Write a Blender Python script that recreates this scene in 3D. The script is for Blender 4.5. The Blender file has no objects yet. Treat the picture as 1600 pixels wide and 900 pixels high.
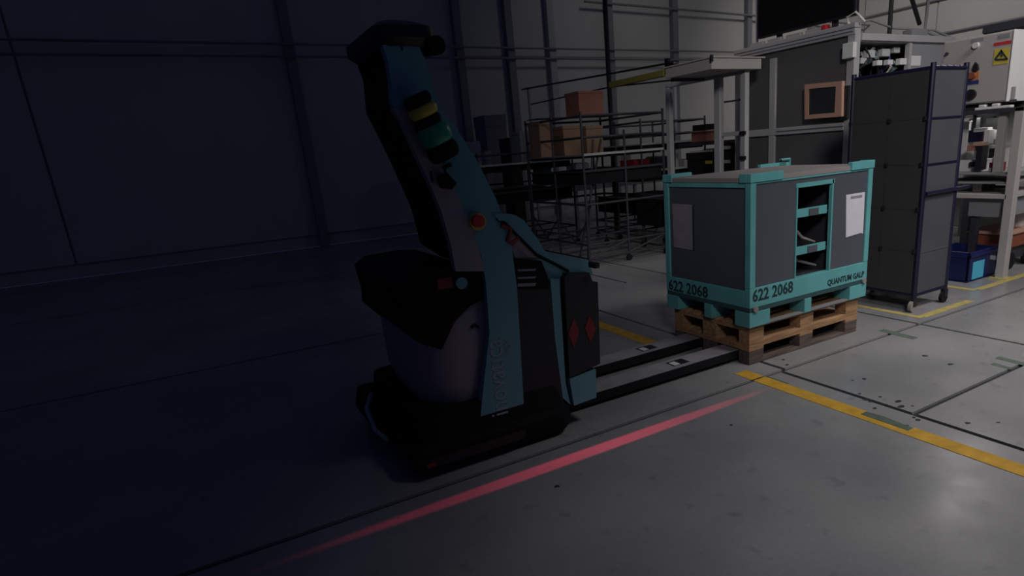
import bpy, bmesh, math, random
from mathutils import Vector, Matrix
random.seed(7)
sc = bpy.context.scene
col = sc.collection
R = math.radians

# ------------------------------------------------------------------ camera
F, YAW, PITCH, ROLL, CH, PX, PY = 966.98, 1.0481113, 0.2839636, 0.0755711, 1.5534, 893.09, 518.01
def cam_axes():
    f = Vector((math.cos(YAW)*math.cos(PITCH), math.sin(YAW)*math.cos(PITCH), -math.sin(PITCH)))
    r = Vector((math.sin(YAW), -math.cos(YAW), 0)); d = f.cross(r)
    c, s = math.cos(ROLL), math.sin(ROLL)
    return c*r + s*d, -s*r + c*d, f
CR, CD, CF = cam_axes()
cam = bpy.data.cameras.new('camera'); co = bpy.data.objects.new('camera', cam); col.objects.link(co)
m = Matrix((CR, -CD, -CF)).transposed().to_4x4(); m.translation = (0, 0, CH); co.matrix_world = m
cam.sensor_width = 36; cam.lens = 36*F/1600
cam.shift_x = (800-PX)/1600; cam.shift_y = (PY-450)/1600
cam.clip_start = .05; cam.clip_end = 200
sc.camera = co
def at(u, v, ax, c):
    "the world point on plane ax = c seen at photo position u, v (used as a tape measure)"
    d = CR*((u-PX)/F) + CD*((v-PY)/F) + CF
    o = Vector((0, 0, CH)); i = 'xyz'.index(ax)
    return o + d*((c-o[i])/d[i])

# ------------------------------------------------------------------ light
sc.view_settings.view_transform = 'Standard'; sc.view_settings.look = 'None'
sc.view_settings.gamma = 1; sc.view_settings.exposure = 0; sc.view_settings.use_curve_mapping = False
w = bpy.data.worlds.new('world'); sc.world = w; w.use_nodes = True
w.node_tree.nodes['Background'].inputs[0].default_value = (.29, .39, 1, 1)
w.node_tree.nodes['Background'].inputs[1].default_value = .032
def spot(name, loc, to, energy, half, color=(1, .96, .92), rad=.25, blend=1.0):
    l = bpy.data.lights.new(name, 'SPOT'); l.energy = energy; l.spot_size = R(2*half); l.spot_blend = blend
    l.color = color; l.shadow_soft_size = rad
    o = bpy.data.objects.new(name, l); col.objects.link(o); o.location = loc
    o.rotation_euler = (Vector(to)-Vector(loc)).to_track_quat('-Z', 'Y').to_euler(); return o
# spots added to make a lit half of the hall and a dark left (all out of view)
spot('unseen_spot', (3.8, -0.1, 5.0), (3.8, .5, 0), 520, 41, rad=.6)
spot('unseen_spot', (-1.0, -3.0, 5.5), (6.5, 4.3, 1.7), 1250, 23, rad=.8)  # added fill from behind the camera for the faces turned to it
spot('unseen_spot', (6.0, -0.1, 5.2), (6.6, 3.0, .6), 640, 42, rad=.6)
spot('unseen_spot', (12.0, 5.6, 5.6), (11.0, 5.4, 0), 150, 76, rad=.25)  # ceiling lamp inferred from its glint on the floor
spot('unseen_spot', (13.5, 8.0, 8.0), (18.5, 11, 3.0), 850, 58, rad=.6)
spot('unseen_spot', (10.0, 9.0, 8.0), (10.8, 14, 3.2), 120, 46, rad=.6)
spot('unseen_spot', (5.2, 6.0, 7.0), (5.3, 6.2, 0), 150, 32, rad=.6)

# ------------------------------------------------------------------ materials
def mat(name, c, rough=.6, metal=0, var=0, scale=6, spec=.5, bump=0, emit=None):
    M = bpy.data.materials.new(name); M.use_nodes = True
    nt = M.node_tree; b = nt.nodes['Principled BSDF']
    b.inputs['Roughness'].default_value = rough; b.inputs['Metallic'].default_value = metal
    b.inputs['Specular IOR Level'].default_value = spec
    b.inputs['Base Color'].default_value = (*c, 1)
    if var:
        tc = nt.nodes.new('ShaderNodeTexCoord'); n = nt.nodes.new('ShaderNodeTexNoise'); r = nt.nodes.new('ShaderNodeValToRGB')
        n.inputs['Scale'].default_value = scale; n.inputs['Detail'].default_value = 5
        nt.links.new(tc.outputs['Object'], n.inputs['Vector']); nt.links.new(n.outputs['Fac'], r.inputs['Fac'])
        r.color_ramp.elements[0].position = .3; r.color_ramp.elements[1].position = .7
        r.color_ramp.elements[0].color = (*[k*(1-var) for k in c], 1); r.color_ramp.elements[1].color = (*[min(1, k*(1+var)) for k in c], 1)
        nt.links.new(r.outputs['Color'], b.inputs['Base Color'])
        if bump:
            bp = nt.nodes.new('ShaderNodeBump'); bp.inputs['Strength'].default_value = bump; bp.inputs['Distance'].default_value = .01
            nt.links.new(n.outputs['Fac'], bp.inputs['Height']); nt.links.new(bp.outputs['Normal'], b.inputs['Normal'])
    if emit:
        b.inputs['Emission Color'].default_value = (*c, 1); b.inputs['Emission Strength'].default_value = emit
    return M
def concrete():
    M = bpy.data.materials.new('polished_concrete'); M.use_nodes = True
    nt = M.node_tree; L = nt.links.new; b = nt.nodes['Principled BSDF']; N = nt.nodes.new
    tc = N('ShaderNodeTexCoord')
    def noise(s, d):
        n = N('ShaderNodeTexNoise'); n.inputs['Scale'].default_value = s; n.inputs['Detail'].default_value = d
        L(tc.outputs['Object'], n.inputs['Vector']); return n
    def ramp(src, a, ca, z, cz):
        r = N('ShaderNodeValToRGB'); e = r.color_ramp.elements
        e[0].position = a; e[0].color = (*ca, 1); e[1].position = z; e[1].color = (*cz, 1); L(src.outputs['Fac'], r.inputs['Fac']); return r
    big = ramp(noise(1.1, 6), .3, (.215, .215, .228), .72, (.325, .32, .325))
    fine = ramp(noise(38, 4), .35, (.93, .93, .93), .65, (1, 1, 1))
    mx = N('ShaderNodeMix'); mx.data_type = 'RGBA'; mx.blend_type = 'MULTIPLY'; mx.inputs['Factor'].default_value = 1
    L(big.outputs['Color'], mx.inputs['A']); L(fine.outputs['Color'], mx.inputs['B'])
    spots = ramp(noise(9, 3), .62, (0, 0, 0), .76, (1, 1, 1))
    dk = N('ShaderNodeMix'); dk.data_type = 'RGBA'; L(mx.outputs['Result'], dk.inputs['A']); dk.inputs['B'].default_value = (.13, .13, .145, 1)
    ml = N('ShaderNodeMath'); ml.operation = 'MULTIPLY'; ml.inputs[1].default_value = .55
    L(spots.outputs['Color'], ml.inputs[0]); L(ml.outputs[0], dk.inputs['Factor'])
    L(dk.outputs['Result'], b.inputs['Base Color'])
    rr = ramp(noise(2.3, 5), .3, (.22,)*3, .7, (.36,)*3); L(rr.outputs['Color'], b.inputs['Roughness'])
    return M
def wood(name, a, c):
    M = bpy.data.materials.new(name); M.use_nodes = True; nt = M.node_tree; L = nt.links.new; N = nt.nodes.new
    b = nt.nodes['Principled BSDF']; b.inputs['Roughness'].default_value = .8
    tc = N('ShaderNodeTexCoord'); mp = N('ShaderNodeMapping'); mp.inputs['Scale'].default_value = (2, 14, 22)
    n = N('ShaderNodeTexNoise'); n.inputs['Scale'].default_value = 2.5; n.inputs['Detail'].default_value = 5
    r = N('ShaderNodeValToRGB'); r.color_ramp.elements[0].position = .32; r.color_ramp.elements[1].position = .7
    r.color_ramp.elements[0].color = (*a, 1); r.color_ramp.elements[1].color = (*c, 1)
    L(tc.outputs['Object'], mp.inputs['Vector']); L(mp.outputs['Vector'], n.inputs['Vector']); L(n.outputs['Fac'], r.inputs['Fac']); L(r.outputs['Color'], b.inputs['Base Color'])
    return M
CONC = concrete()
JOINT = mat('joint_filler', (.028, .027, .03), .8)
YEL = mat('yellow_floor_paint', (.60, .34, .035), .55, var=.18, scale=14)
YELP = mat('pale_yellow_floor_tape', (.46, .37, .12), .55, var=.15, scale=14)
GREENISH = mat('worn_green_floor_paint', (.10, .135, .105), .7, var=.2, scale=20)
SCUFF = mat('dark_rubber_scuff', (.03, .03, .04), .7)
WALL = mat('wall_panel_paint', (.50, .49, .47), .8, var=.05, scale=.7)
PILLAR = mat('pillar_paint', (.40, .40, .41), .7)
PILLARD = mat('pillar_dark_grey', (.21, .21, .225), .7)  # darker grey of its own, shared by conduits and small fittings
DARKSTEEL = mat('dark_steel', (.035, .036, .045), .5)
TEAL = mat('teal_box_paint', (.115, .37, .39), .45, var=.10, scale=5)
TEALV = mat('teal_vehicle_paint', (.12, .30, .36), .4, var=.04, scale=3)
STEELP = mat('grey_sheet_panel', (.075, .084, .105), .5, var=.06, scale=3)
LID = mat('grey_lid_board', (.25, .23, .225), .7, var=.05, scale=5)
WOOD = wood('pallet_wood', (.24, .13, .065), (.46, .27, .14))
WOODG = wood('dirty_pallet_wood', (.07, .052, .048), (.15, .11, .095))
BLACK = mat('black_plastic', (.012, .012, .016), .45)
MATTE = mat('matte_black_rubber', (.010, .010, .013), .85, spec=.2)
BEIGE = mat('warm_grey_hood', (.30, .255, .29), .5, var=.05, scale=3)
FORK = mat('grey_fork_top', (.27, .26, .28), .45, metal=0, var=.15, scale=8)  # grey of the fork tops, lighter than the black sides
FABD = mat('dark_cover_sheet', (.034, .035, .037), .8, var=.08, scale=4)
FABL = mat('grey_cover_sheet', (.060, .060, .072), .7, var=.08, scale=4)
NAVY = mat('navy_tube', (.009, .008, .030), .4)
ALU = mat('aluminium_profile', (.36, .355, .37), .4, var=.04, scale=4)
ALUD = mat('shaded_groove', (.09, .09, .1), .6)  # shade inside the profile slots, put into the colour
GREYP = mat('dark_grey_enclosure_panel', (.085, .082, .088), .6, var=.04, scale=2)
CAB = mat('light_grey_cabinet_paint', (.38, .355, .345), .5, var=.03, scale=3)
WHITE = mat('white_plastic', (.62, .62, .62), .5)
PAPER = mat('paper', (.62, .60, .68), .8, var=.04, scale=9)
PAPERG = mat('grey_label_sleeve', (.25, .23, .28), .5, var=.1, scale=9)
RED = mat('red_plastic', (.5, .035, .045), .4)
DRED = mat('dark_red_plastic', (.20, .012, .02), .5)
ORANGE = mat('orange_plastic', (.5, .16, .04), .5)
YELLOW = mat('yellow_plastic', (.55, .42, .05), .4)
GREEN = mat('green_lens', (.02, .30, .16), .3)
BLUE = mat('blue_crate_plastic', (.007, .012, .085), .45, var=.1, scale=6)
CYAN = mat('pale_blue_label', (.07, .42, .60), .6)
CARD = mat('cardboard', (.27, .165, .105), .8, var=.07, scale=5)
CARDR = mat('reddish_cardboard', (.32, .13, .095), .8, var=.07, scale=5)
PINKF = mat('orange_beige_frame', (.44, .255, .19), .6)
SCREEN = mat('dark_screen', (.03, .032, .036), .25)
TV = mat('tv_screen', (.006, .006, .008), .6, spec=.1)
BROWN = mat('rust_brown_paint', (.22, .065, .035), .6)
GREYT = mat('grey_text_paint', (.26, .36, .38), .6)
DARKTEAL = mat('dark_teal_underframe', (.03, .075, .085), .6)
INK = mat('black_ink', (.012, .03, .035), .7)
GLASS = mat('smoky_pane', (.25, .25, .27), .15)
BLUEP = mat('blue_film', (.03, .03, .16), .5)

# ------------------------------------------------------------------ builders
class MB:
    def __init__(s): s.b = bmesh.new()
    def box(s, a, c, bev=0):
        x0, x1 = sorted((a[0], c[0])); y0, y1 = sorted((a[1], c[1])); z0, z1 = sorted((a[2], c[2]))
        v = [s.b.verts.new(p) for p in ((x0,y0,z0),(x1,y0,z0),(x1,y1,z0),(x0,y1,z0),(x0,y0,z1),(x1,y0,z1),(x1,y1,z1),(x0,y1,z1))]
        fs = [s.b.faces.new([v[i] for i in q]) for q in ((3,2,1,0),(4,5,6,7),(0,1,5,4),(1,2,6,5),(2,3,7,6),(3,0,4,7))]
        if bev:
            es = list({e for f in fs for e in f.edges})
            bmesh.ops.bevel(s.b, geom=es, offset=bev, segments=2, affect='EDGES', profile=.6)
        return s
    def prism(s, pts, d):
        "closed planar outline pts pushed along vector d"
        d = Vector(d); a = [s.b.verts.new(p) for p in pts]; c = [s.b.verts.new(Vector(p)+d) for p in pts]
        n = len(pts); s.b.faces.new(a); s.b.faces.new(c[::-1])
        for i in range(n): s.b.faces.new((a[i], c[i], c[(i+1) % n], a[(i+1) % n]))
        return s
    def tube(s, pts, r, n=10, cap=True):
        pts = [Vector(p) for p in pts]; rs = r if isinstance(r, (list, tuple)) else [r]*len(pts); rings = []
        for i, p in enumerate(pts):
            t = (pts[min(i+1, len(pts)-1)]-pts[max(i-1, 0)]).normalized()
            u = t.cross(Vector((0, 0, 1)) if abs(t.z) < .9 else Vector((1, 0, 0))).normalized(); q = t.cross(u)
            rings.append([s.b.verts.new(p+(u*math.cos(2*math.pi*k/n)+q*math.sin(2*math.pi*k/n))*rs[i]) for k in range(n)])
        for a, c in zip(rings, rings[1:]):
            for k in range(n): s.b.faces.new((a[k], a[(k+1) % n], c[(k+1) % n], c[k]))
        if cap: s.b.faces.new(rings[0][::-1]); s.b.faces.new(rings[-1])
        return s
    def loft(s, rings):
        rs = [[s.b.verts.new(p) for p in r] for r in rings]; n = len(rs[0])
        for a, c in zip(rs, rs[1:]):
            for k in range(n): s.b.faces.new((a[k], a[(k+1) % n], c[(k+1) % n], c[k]))
        s.b.faces.new(rs[0][::-1]); s.b.faces.new(rs[-1]); return s
    def bevel(s, off, seg=2):
        bmesh.ops.bevel(s.b, geom=[e for e in s.b.edges if len(e.link_faces) == 2 and e.calc_face_angle(0) > .5], offset=off, segments=seg, affect='EDGES'); return s
def wloc(o):
    v = Vector()
    while o: v += o.location; o = o.parent
    return v
def obj(name, mb, material, parent=None, smooth=False, loc=None):
    me = bpy.data.meshes.new(name); b = mb.b if isinstance(mb, MB) else mb
    bmesh.ops.recalc_face_normals(b, faces=b.faces)
    off = wloc(parent) if parent else Vector(loc or (0, 0, 0))
    bmesh.ops.translate(b, verts=b.verts, vec=-off); b.to_mesh(me); b.free()
    me.materials.append(material)
    o = bpy.data.objects.new(name, me); col.objects.link(o)
    if parent: o.parent = parent
    else: o.location = off
    if smooth:
        for p in me.polygons: p.use_smooth = True
        me.set_sharp_from_angle(angle=R(35))
    return o
def tag(o, label=None, cat=None, group=None, kind=None):
    if label: o['label'] = label
    if cat: o['category'] = cat
    if group: o['group'] = group
    if kind: o['kind'] = kind
    return o
def thing(name, label, cat, loc=(0, 0, 0), group=None):
    o = bpy.data.objects.new(name, None); col.objects.link(o); o.location = loc; o.empty_display_size = .1
    return tag(o, label, cat, group)
def structure(o): o['kind'] = 'structure'; return o
def B(a, c, bev=0): return MB().box(a, c, bev)
def T(pts, r, n=10): return MB().tube(pts, r, n)
def pbox(name, material, parent, u0, v0, u1, v1, ax, c, depth, bev=0):
    "a box whose front face stands on plane ax = c"
    um, vm = (u0+u1)/2, (v0+v1)/2
    a, b_ = at(u0, vm, ax, c), at(u1, vm, ax, c); z1, z0 = at(um, v0, ax, c).z, at(um, v1, ax, c).z
    if ax == 'y': return obj(name, B((a.x, c, z0), (b_.x, c+depth, z1), bev), material, parent)
    return obj(name, B((c, a.y, z0), (c+depth, b_.y, z1), bev), material, parent)
def poly(name, material, parent, px, ax, c, depth, bev=0, smooth=False):
    pts = [at(u, v, ax, c) for u, v in px]
    mb = MB().prism(pts, (0, depth, 0) if ax == 'y' else (depth, 0, 0))
    if bev: mb.bevel(bev)
    return obj(name, mb, material, parent, smooth)
def disc(name, material, parent, c, axis, r, h, n=20):
    c = Vector(c); return obj(name, T([c, c+Vector(axis).normalized()*h], r, n), material, parent, True)
def text(name, body, material, parent, origin, xdir, updir, size, width=None, depth=.002, bold=0):
    cu = bpy.data.curves.new(name, 'FONT'); cu.body = body; cu.size = size; cu.offset = bold*size; cu.extrude = depth/2; cu.resolution_u = 2
    t = bpy.data.objects.new(name, cu); col.objects.link(t); bpy.context.view_layer.update()
    dg = bpy.context.evaluated_depsgraph_get(); me = bpy.data.meshes.new_from_object(t.evaluated_get(dg))
    bpy.data.objects.remove(t); me.materials.clear(); me.materials.append(material)
    xs = [v.co.x for v in me.vertices]; sx = width/(max(xs)-min(xs)) if width else 1
    X = Vector(xdir).normalized(); U = Vector(updir).normalized(); Z = X.cross(U); off = wloc(parent); x0 = min(xs)
    for v in me.vertices: v.co = Vector(origin) + X*((v.co.x-x0)*sx) + U*v.co.y + Z*v.co.z - off
    o = bpy.data.objects.new(name, me); col.objects.link(o); o.parent = parent; return o
def rrect(x0, y0, x1, y1, r, z, n=6):
    out = []
    for cx, cy, a0 in ((x1-r, y1-r, 0), (x0+r, y1-r, 90), (x0+r, y0+r, 180), (x1-r, y0+r, 270)):
        for k in range(n+1):
            a = R(a0+90*k/n); out.append((cx+r*math.cos(a), cy+r*math.sin(a), z))
    return out
def copy_tree(o, parent=None):
    c = o.copy(); col.objects.link(c); c.parent = parent
    for ch in list(o.children): copy_tree(ch, c)
    return c

# ------------------------------------------------------------------ setting
fl = structure(obj('floor', B((-30, -14, -.2), (20, 14, -.014)), JOINT))
xs = [-30, 3.20, 4.83, 7.6, 11.5, 15.5, 20]
xj = {2.74: 0}
ybands = [(-14, 1.80), (1.80, 2.735), (2.735, 5.9), (5.9, 9.9), (9.9, 14)]
for j, (y0, y1) in enumerate(ybands):
    xx = [-30, 3.20, 9, 20] if j == 0 else [-30, 3.25 if j > 1 else 3.20, 4.83, 7.6, 11.5, 15.5, 20]
    if j >= 3: xx[1] = 4.2
    if j == 1: xx[1] = 3.20
    for x0, x1 in zip(xx, xx[1:]):
        if j == 0 and x0 == -30: ya, yb = y0, 2.735
        elif j == 1 and x0 == -30: continue
        else: ya, yb = y0, y1
        g = .017
        structure(obj('slab', B((x0+g, ya+g, -.1), (x1-g, yb-g, 0)), CONC, fl))
wb = structure(obj('wall_back', B((-30, 14.06, 0), (20.3, 14.3, 9)), WALL))
cols = [-26, -20, -14, -8, -2, 2.2, 5.7, 6.95, 8.05, 9.75, 11.85, 14.6, 17.3, 20]
for a, b in zip(cols, cols[1:]):
    structure(obj('panel', B((a+.02, 14.0, .25), (b-.02, 14.06, 9)), WALL, wb))
for i, x in enumerate(cols[5:-1]):
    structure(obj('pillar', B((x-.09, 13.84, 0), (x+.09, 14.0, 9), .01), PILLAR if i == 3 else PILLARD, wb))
for z in (3.92, 3.70):
    structure(obj('conduit', T([(-20, 13.80, z), (11.9, 13.80, z-.03), (20, 13.8, z-.06)], .022, 8), PILLARD, wb))
structure(obj('conduit', T([(9, 13.80, 4.95), (20, 13.8, 4.75)], .028, 8), PILLARD, wb))
wr = structure(obj('wall_right', B((20.06, -14, 0), (20.3, 14.06, 9)), WALL))
ys = [14, 11.6, 9.2, 6.8, 4.4, 2, -1, -5, -9, -14]
for a, b in zip(ys, ys[1:]):
    structure(obj('panel', B((20.0, b+.02, .25), (20.06, a-.02, 9)), WALL, wr))
for z0 in (4.05, 5.0):
    structure(obj('conduit', T([(19.93, 13.9, z0), (19.93, -8, z0+.15)], .03, 8), PILLARD, wr))


# ------------------------------------------------------------------ floor markings
def mark(name, label, parts, group=None):
    mb = MB()
    for p in parts: mb.prism([(x, y, .0012) for x, y in p], (0, 0, .0012))
    return tag(obj(name, mb, YEL, None), label, 'floor line', group)
def strip(x0, y0, x1, y1): return [(x0, y0), (x1, y0), (x1, y1), (x0, y1)]
L1 = mark('yellow_floor_line', 'bright yellow painted line running from the pallets to the lower right of the floor',
     [strip(2.935, -4, 3.045, 1.70), [(2.935, 1.70), (2.985, 1.70), (2.985, 1.98), (2.935, 1.98)], strip(2.935, 1.98, 3.045, 2.73),
      strip(2.935, 2.745, 3.045, 2.9)])
obj('worn_patch', MB().prism([(2.99, 1.70, .001), (3.035, 1.70, .001), (3.055, 1.88, .001), (3.04, 1.98, .001), (2.99, 1.98, .001)], (0, 0, .001)), GREENISH, L1)
obj('worn_patch', MB().prism([(3.045, 2.55, .001), (3.065, 2.55, .001), (3.065, 2.74, .001), (3.045, 2.74, .001)], (0, 0, .001)), GREENISH, L1)
L2 = mark('yellow_floor_line', 'dim yellow painted line behind the forks of the teal truck', [strip(2.90, 3.85, 3.02, 4.72), strip(2.94, 4.78, 3.05, 8)])
L3 = mark('yellow_floor_line', 'pale yellow tape corner under the tall dark covered trolley', [strip(4.98, 2.82, 5.04, 3.9), strip(5.04, 2.80, 5.78, 2.87)])
L4 = mark('yellow_floor_line', 'pale yellow tape corner round the blue crate and workbench post', [strip(6.15, 3.0, 6.22, 3.9), strip(6.22, 2.96, 11, 3.03)])
for l in (L3, L4): l.data.materials[0] = YELP
mb = MB()
for u, v, a, b in [(1354,624,.05,.022),(1360,627,.03,.015),(1343,615,.02,.012),(1403,627,.05,.02),(1408,635,.05,.016),(1434,656,.035,.014),(1428,652,.02,.01),
                   (1512,661,.03,.012),(1485,569,.05,.018),(1350,592,.03,.014),(1332,594,.018,.01),(1375,620,.02,.01),(1385,632,.02,.008),(1426,634,.018,.01),(1367,638,.03,.012),(1445,556,.04,.02),(1224,562,.03,.012),(1230,570,.03,.012),(1417,665,.025,.01),(1560,660,.02,.008),(1142,664,.02,.01),(870,760,.03,.012)]:
    c = at(u, v, 'z', .001); ang = random.uniform(-.5, .1)
    pts = []
    for k in range(9):
        t = 2*math.pi*k/9; r_ = random.uniform(.6, 1.1); x, y = a*.6*r_*math.cos(t), b*r_*math.sin(t)
        pts.append((c.x+x*math.cos(ang)-y*math.sin(ang), c.y+x*math.sin(ang)+y*math.cos(ang), .0008))
    mb.prism(pts, (0, 0, .0006))
tag(obj('tyre_scuffs', mb, SCUFF), 'scattered small black scuff specks on the grey concrete', 'stain', kind='stuff')
mb = MB()
for (u, v, w_, h_) in [(1403, 522, .30, .05), (1585, 565, .22, .04), (1565, 572, .12, .03)]:
    c = at(u, v, 'z', .0008); mb.prism([(c.x-h_, c.y-w_/2, .0006), (c.x+h_*.4, c.y-w_/2, .0006), (c.x+h_, c.y+w_/2, .0006), (c.x-h_*.5, c.y+w_/2, .0006)], (0, 0, .0005))
tag(obj('green_paint_traces', mb, GREENISH), 'faint worn green paint traces on the concrete right of the pallets', 'stain', kind='stuff')

# ------------------------------------------------------------------ pallets
PXY = (3.131, 2.954)
def make_pallet(z, w_main, w_block, label):
    r = thing('wooden_pallet', label, 'pallet', (PXY[0]+.6, PXY[1]+.4, z), 'stacked wooden pallets')
    x0, y0 = PXY; 
    for k, (yy, ww) in enumerate(((0, .145), (.1775, .1), (.3275, .145), (.5225, .1), (.655, .145))):
        obj('deck_board', B((x0, y0+yy, z+.122), (x0+1.2, y0+yy+ww, z+.144), .003), w_main, r)
    for xx in (0, .5275, 1.055):
        obj('stringer_board', B((x0+xx, y0, z+.100), (x0+xx+.145, y0+.8, z+.122), .003), w_main, r)
        for yy, ww in ((0, .1), (.3275, .145), (.7, .1)):
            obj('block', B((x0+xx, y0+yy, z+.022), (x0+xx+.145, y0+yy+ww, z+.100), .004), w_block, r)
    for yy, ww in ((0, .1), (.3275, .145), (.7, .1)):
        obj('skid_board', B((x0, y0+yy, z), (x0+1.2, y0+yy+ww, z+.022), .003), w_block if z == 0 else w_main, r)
    return r
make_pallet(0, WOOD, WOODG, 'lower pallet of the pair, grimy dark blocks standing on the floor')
make_pallet(.1445, WOOD, WOOD, 'upper wooden pallet of the pair, directly under the teal container')

# ------------------------------------------------------------------ teal container
X0, X1, Y0, Y1, ZF, ZT = 3.093, 4.369, 2.916, 3.797, .2895, 1.312
ct = thing('transport_container', 'teal framed steel container with grey side panels standing on two wooden pallets', 'container', ((X0+X1)/2, (Y0+Y1)/2, ZF))
for x in (X0, X1-.05):
    for y in (Y0, Y1-.05):
        p = obj('corner_post', B((x, y, .566), (x+.05, y+.05, 1.267), .004), TEAL, ct)
# base band and feet
for n_, a, c in (('base_rail', (X0, Y0, .428), (X1, Y0+.05, .565)), ('base_rail', (X0, Y1-.05, .428), (X1, Y1, .565)),
                 ('base_rail', (X0, Y0+.0505, .428), (X0+.04, Y1-.0505, .545)), ('base_rail', (X1-.04, Y0+.0505, .428), (X1, Y1-.0505, .545))):
    obj(n_, B(a, c, .005), TEAL, ct)
obj('underframe', B((X0+.004, Y0+.004, .3965), (X1-.004, Y1-.004, .4275)), DARKTEAL, ct)
FW = [(X0, .20), ((X0+X1)/2-.078, .075), (X1-.20, .20)]; FD = [(Y0, .14), ((Y0+Y1)/2-.07, .08), (Y1-.14, .14)]
for i, (x, wx) in enumerate(FW):
    for j, (y, wy) in enumerate(FD):
        if i == 1 and j == 1: continue
        obj('foot', B((x, y, ZF), (x+wx, y+wy, .396), .004), TEAL, ct)
for y in (Y0+.002, Y1-.06):
    obj('foot_runner', B((X0+.01, y+.004, ZF), (X1-.01, y+.05, ZF+.008)), PILLARD, ct)
# panels: left (-X), right, back
obj('side_panel', B((X0+.014, Y0+.05, .54), (X0+.026, Y1-.05, 1.275)), STEELP, ct)
obj('side_panel', B((X1-.026, Y0+.05, .54), (X1-.014, Y1-.05, 1.275)), STEELP, ct)
obj('back_panel', B((X0+.05, Y1-.026, .54), (X1-.05, Y1-.014, 1.275)), STEELP, ct)
ox0 = at(1243, 350, 'y', Y0+.015).x; ox1 = at(1296.5, 350, 'y', Y0+.015).x
obj('front_panel', B((X0+.05, Y0+.012, .56), (ox0, Y0+.026, 1.275)), STEELP, ct)
obj('front_panel', B((ox1, Y0+.012, .56), (X1-.05, Y0+.026, 1.275)), STEELP, ct)
obj('opening_trim', B((ox0-.006, Y0+.004, .566), (ox0+.005, Y0+.03, 1.20)), TEAL, ct)
obj('opening_trim', B((ox1-.002, Y0+.004, .566), (ox1+.012, Y0+.03, 1.22)), TEAL, ct)
obj('opening_trim', B((ox0-.012, Y0+.004, 1.195), (ox1+.02, Y0+.03, 1.225)), TEAL, ct)
obj('front_panel', B((ox0, Y0+.012, 1.225), (ox1, Y0+.026, 1.275)), STEELP, ct)
shz = []
for v in (330, 387.5):
    z = at(1268, v, 'y', Y0+.03).z; shz.append(z)
    s = obj('shelf', B((ox0, Y0+.03, z-.02), (ox1+.05, Y1-.05, z-.008)), DARKSTEEL, ct)
    obj('shelf_edge', B((ox0, Y0+.02, z-.03), (ox1-.03, Y0+.032, z+.03), .003), TEAL, s)
    obj('label_clip', B((ox0+.14, Y0+.014, z-.026), (ox0+.24, Y0+.021, z+.02)), STEELP, s)
obj('container_floor', B((X0+.04, Y0+.04, .545), (X1-.04, Y1-.04, .56)), DARKSTEEL, ct)
obj('inner_divider', B((ox0-.02, Y0+.04, .56), (ox0-.012, Y1-.05, 1.27)), DARKSTEEL, ct)
obj('inner_divider', B((ox1+.05, Y0+.04, .56), (ox1+.058, Y1-.05, 1.27)), DARKSTEEL, ct)
# top
for n_, a, c in (('top_rail', (X0+.05, Y0+.004, 1.255), (X1-.05, Y0+.04, 1.267)), ('top_rail', (X0+.05, Y1-.04, 1.25), (X1-.05, Y1-.004, 1.267)),
                 ('top_rail', (X0+.004, Y0+.05, 1.235), (X0+.04, Y1-.05, 1.267)), ('top_rail', (X1-.04, Y0+.05, 1.235), (X1-.004, Y1-.05, 1.267))):
    obj(n_, B(a, c, .003), TEAL, ct)
obj('lid', B((X0+.002, Y0+.006, 1.2685), (X1-.002, Y1-.006, 1.300), .003), LID, ct)
for x, sx in ((X0, 1), (X1, -1)):
    for y, sy in ((Y0, 1), (Y1, -1)):
        lx, ly = .30 if sy > 0 and sx > 0 else .26, .10
        obj('corner_cap', MB().box((x-sx*.006, y-sy*.006, 1.268), (x+sx*lx, y+sy*.03, 1.325), .004), TEAL, ct)
        obj('corner_cap', MB().box((x-sx*.006, y+sy*.0305, 1.268), (x+sx*.03, y+sy*ly, 1.325), .004), TEAL, ct)
e = at(1226, 256, 'y', Y1)
obj('lifting_eye', T([(e.x-.05, Y1, 1.285), (e.x-.05, Y1, 1.345), (e.x+.06, Y1, 1.345), (e.x+.06, Y1, 1.285)], .012, 8), TEAL, ct, True)
for x in (X0+.05, X1-.04):
    disc('bolt', LID, ct, (x, Y0-.001, .418), (0, -1, 0), .022, .012, 12)
# writing
text('numbering', '622 2068', INK, ct, at(1176, 472, 'y', Y0-.001), (1, 0, 0), (0, 0, 1), .115, at(1239, 455, 'y', Y0-.001).x-at(1176, 472, 'y', Y0-.001).x, bold=.022)
p0 = at(1293, 438.5, 'y', Y0-.001); text('numbering', 'QUANTUM GALP', INK, ct, (p0.x, p0.y, .452), (1, 0, 0), (0, 0, 1), .062, at(1350, 428, 'y', Y0-.001).x-p0.x, bold=.03)
p0 = at(1045, 451, 'x', X0-.001); p1 = at(1106, 461, 'x', X0-.001)
text('numbering', '622 2068', INK, ct, (X0-.001, p0.y, .44), (0, -1, 0), (0, 0, 1), .115, p0.y-p1.y, bold=.022)
# label sleeves
s = poly('label_sleeve', PAPERG, ct, [(1050, 318), (1081, 320), (1082, 391), (1053, 386)], 'x', X0+.010, .004)
obj('sleeve_edge', B(tuple(at(1081.5, 320, 'x', X0+.006)), tuple(Vector(at(1085, 391, 'x', X0+.006))+Vector((.006, 0, 0)))), DARKSTEEL, s)
s = poly('paper_label', PAPER, ct, [(1322.5, 304.5), (1351.5, 300), (1348.5, 365), (1345, 364), (1322, 371)], 'y', Y0+.007, .004)
obj('header_line', B(tuple(at(1330, 307, 'y', Y0+.005)), tuple(Vector(at(1347, 308, 'y', Y0+.005))+Vector((0, .002, 0)))), PAPERG, s)
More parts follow.
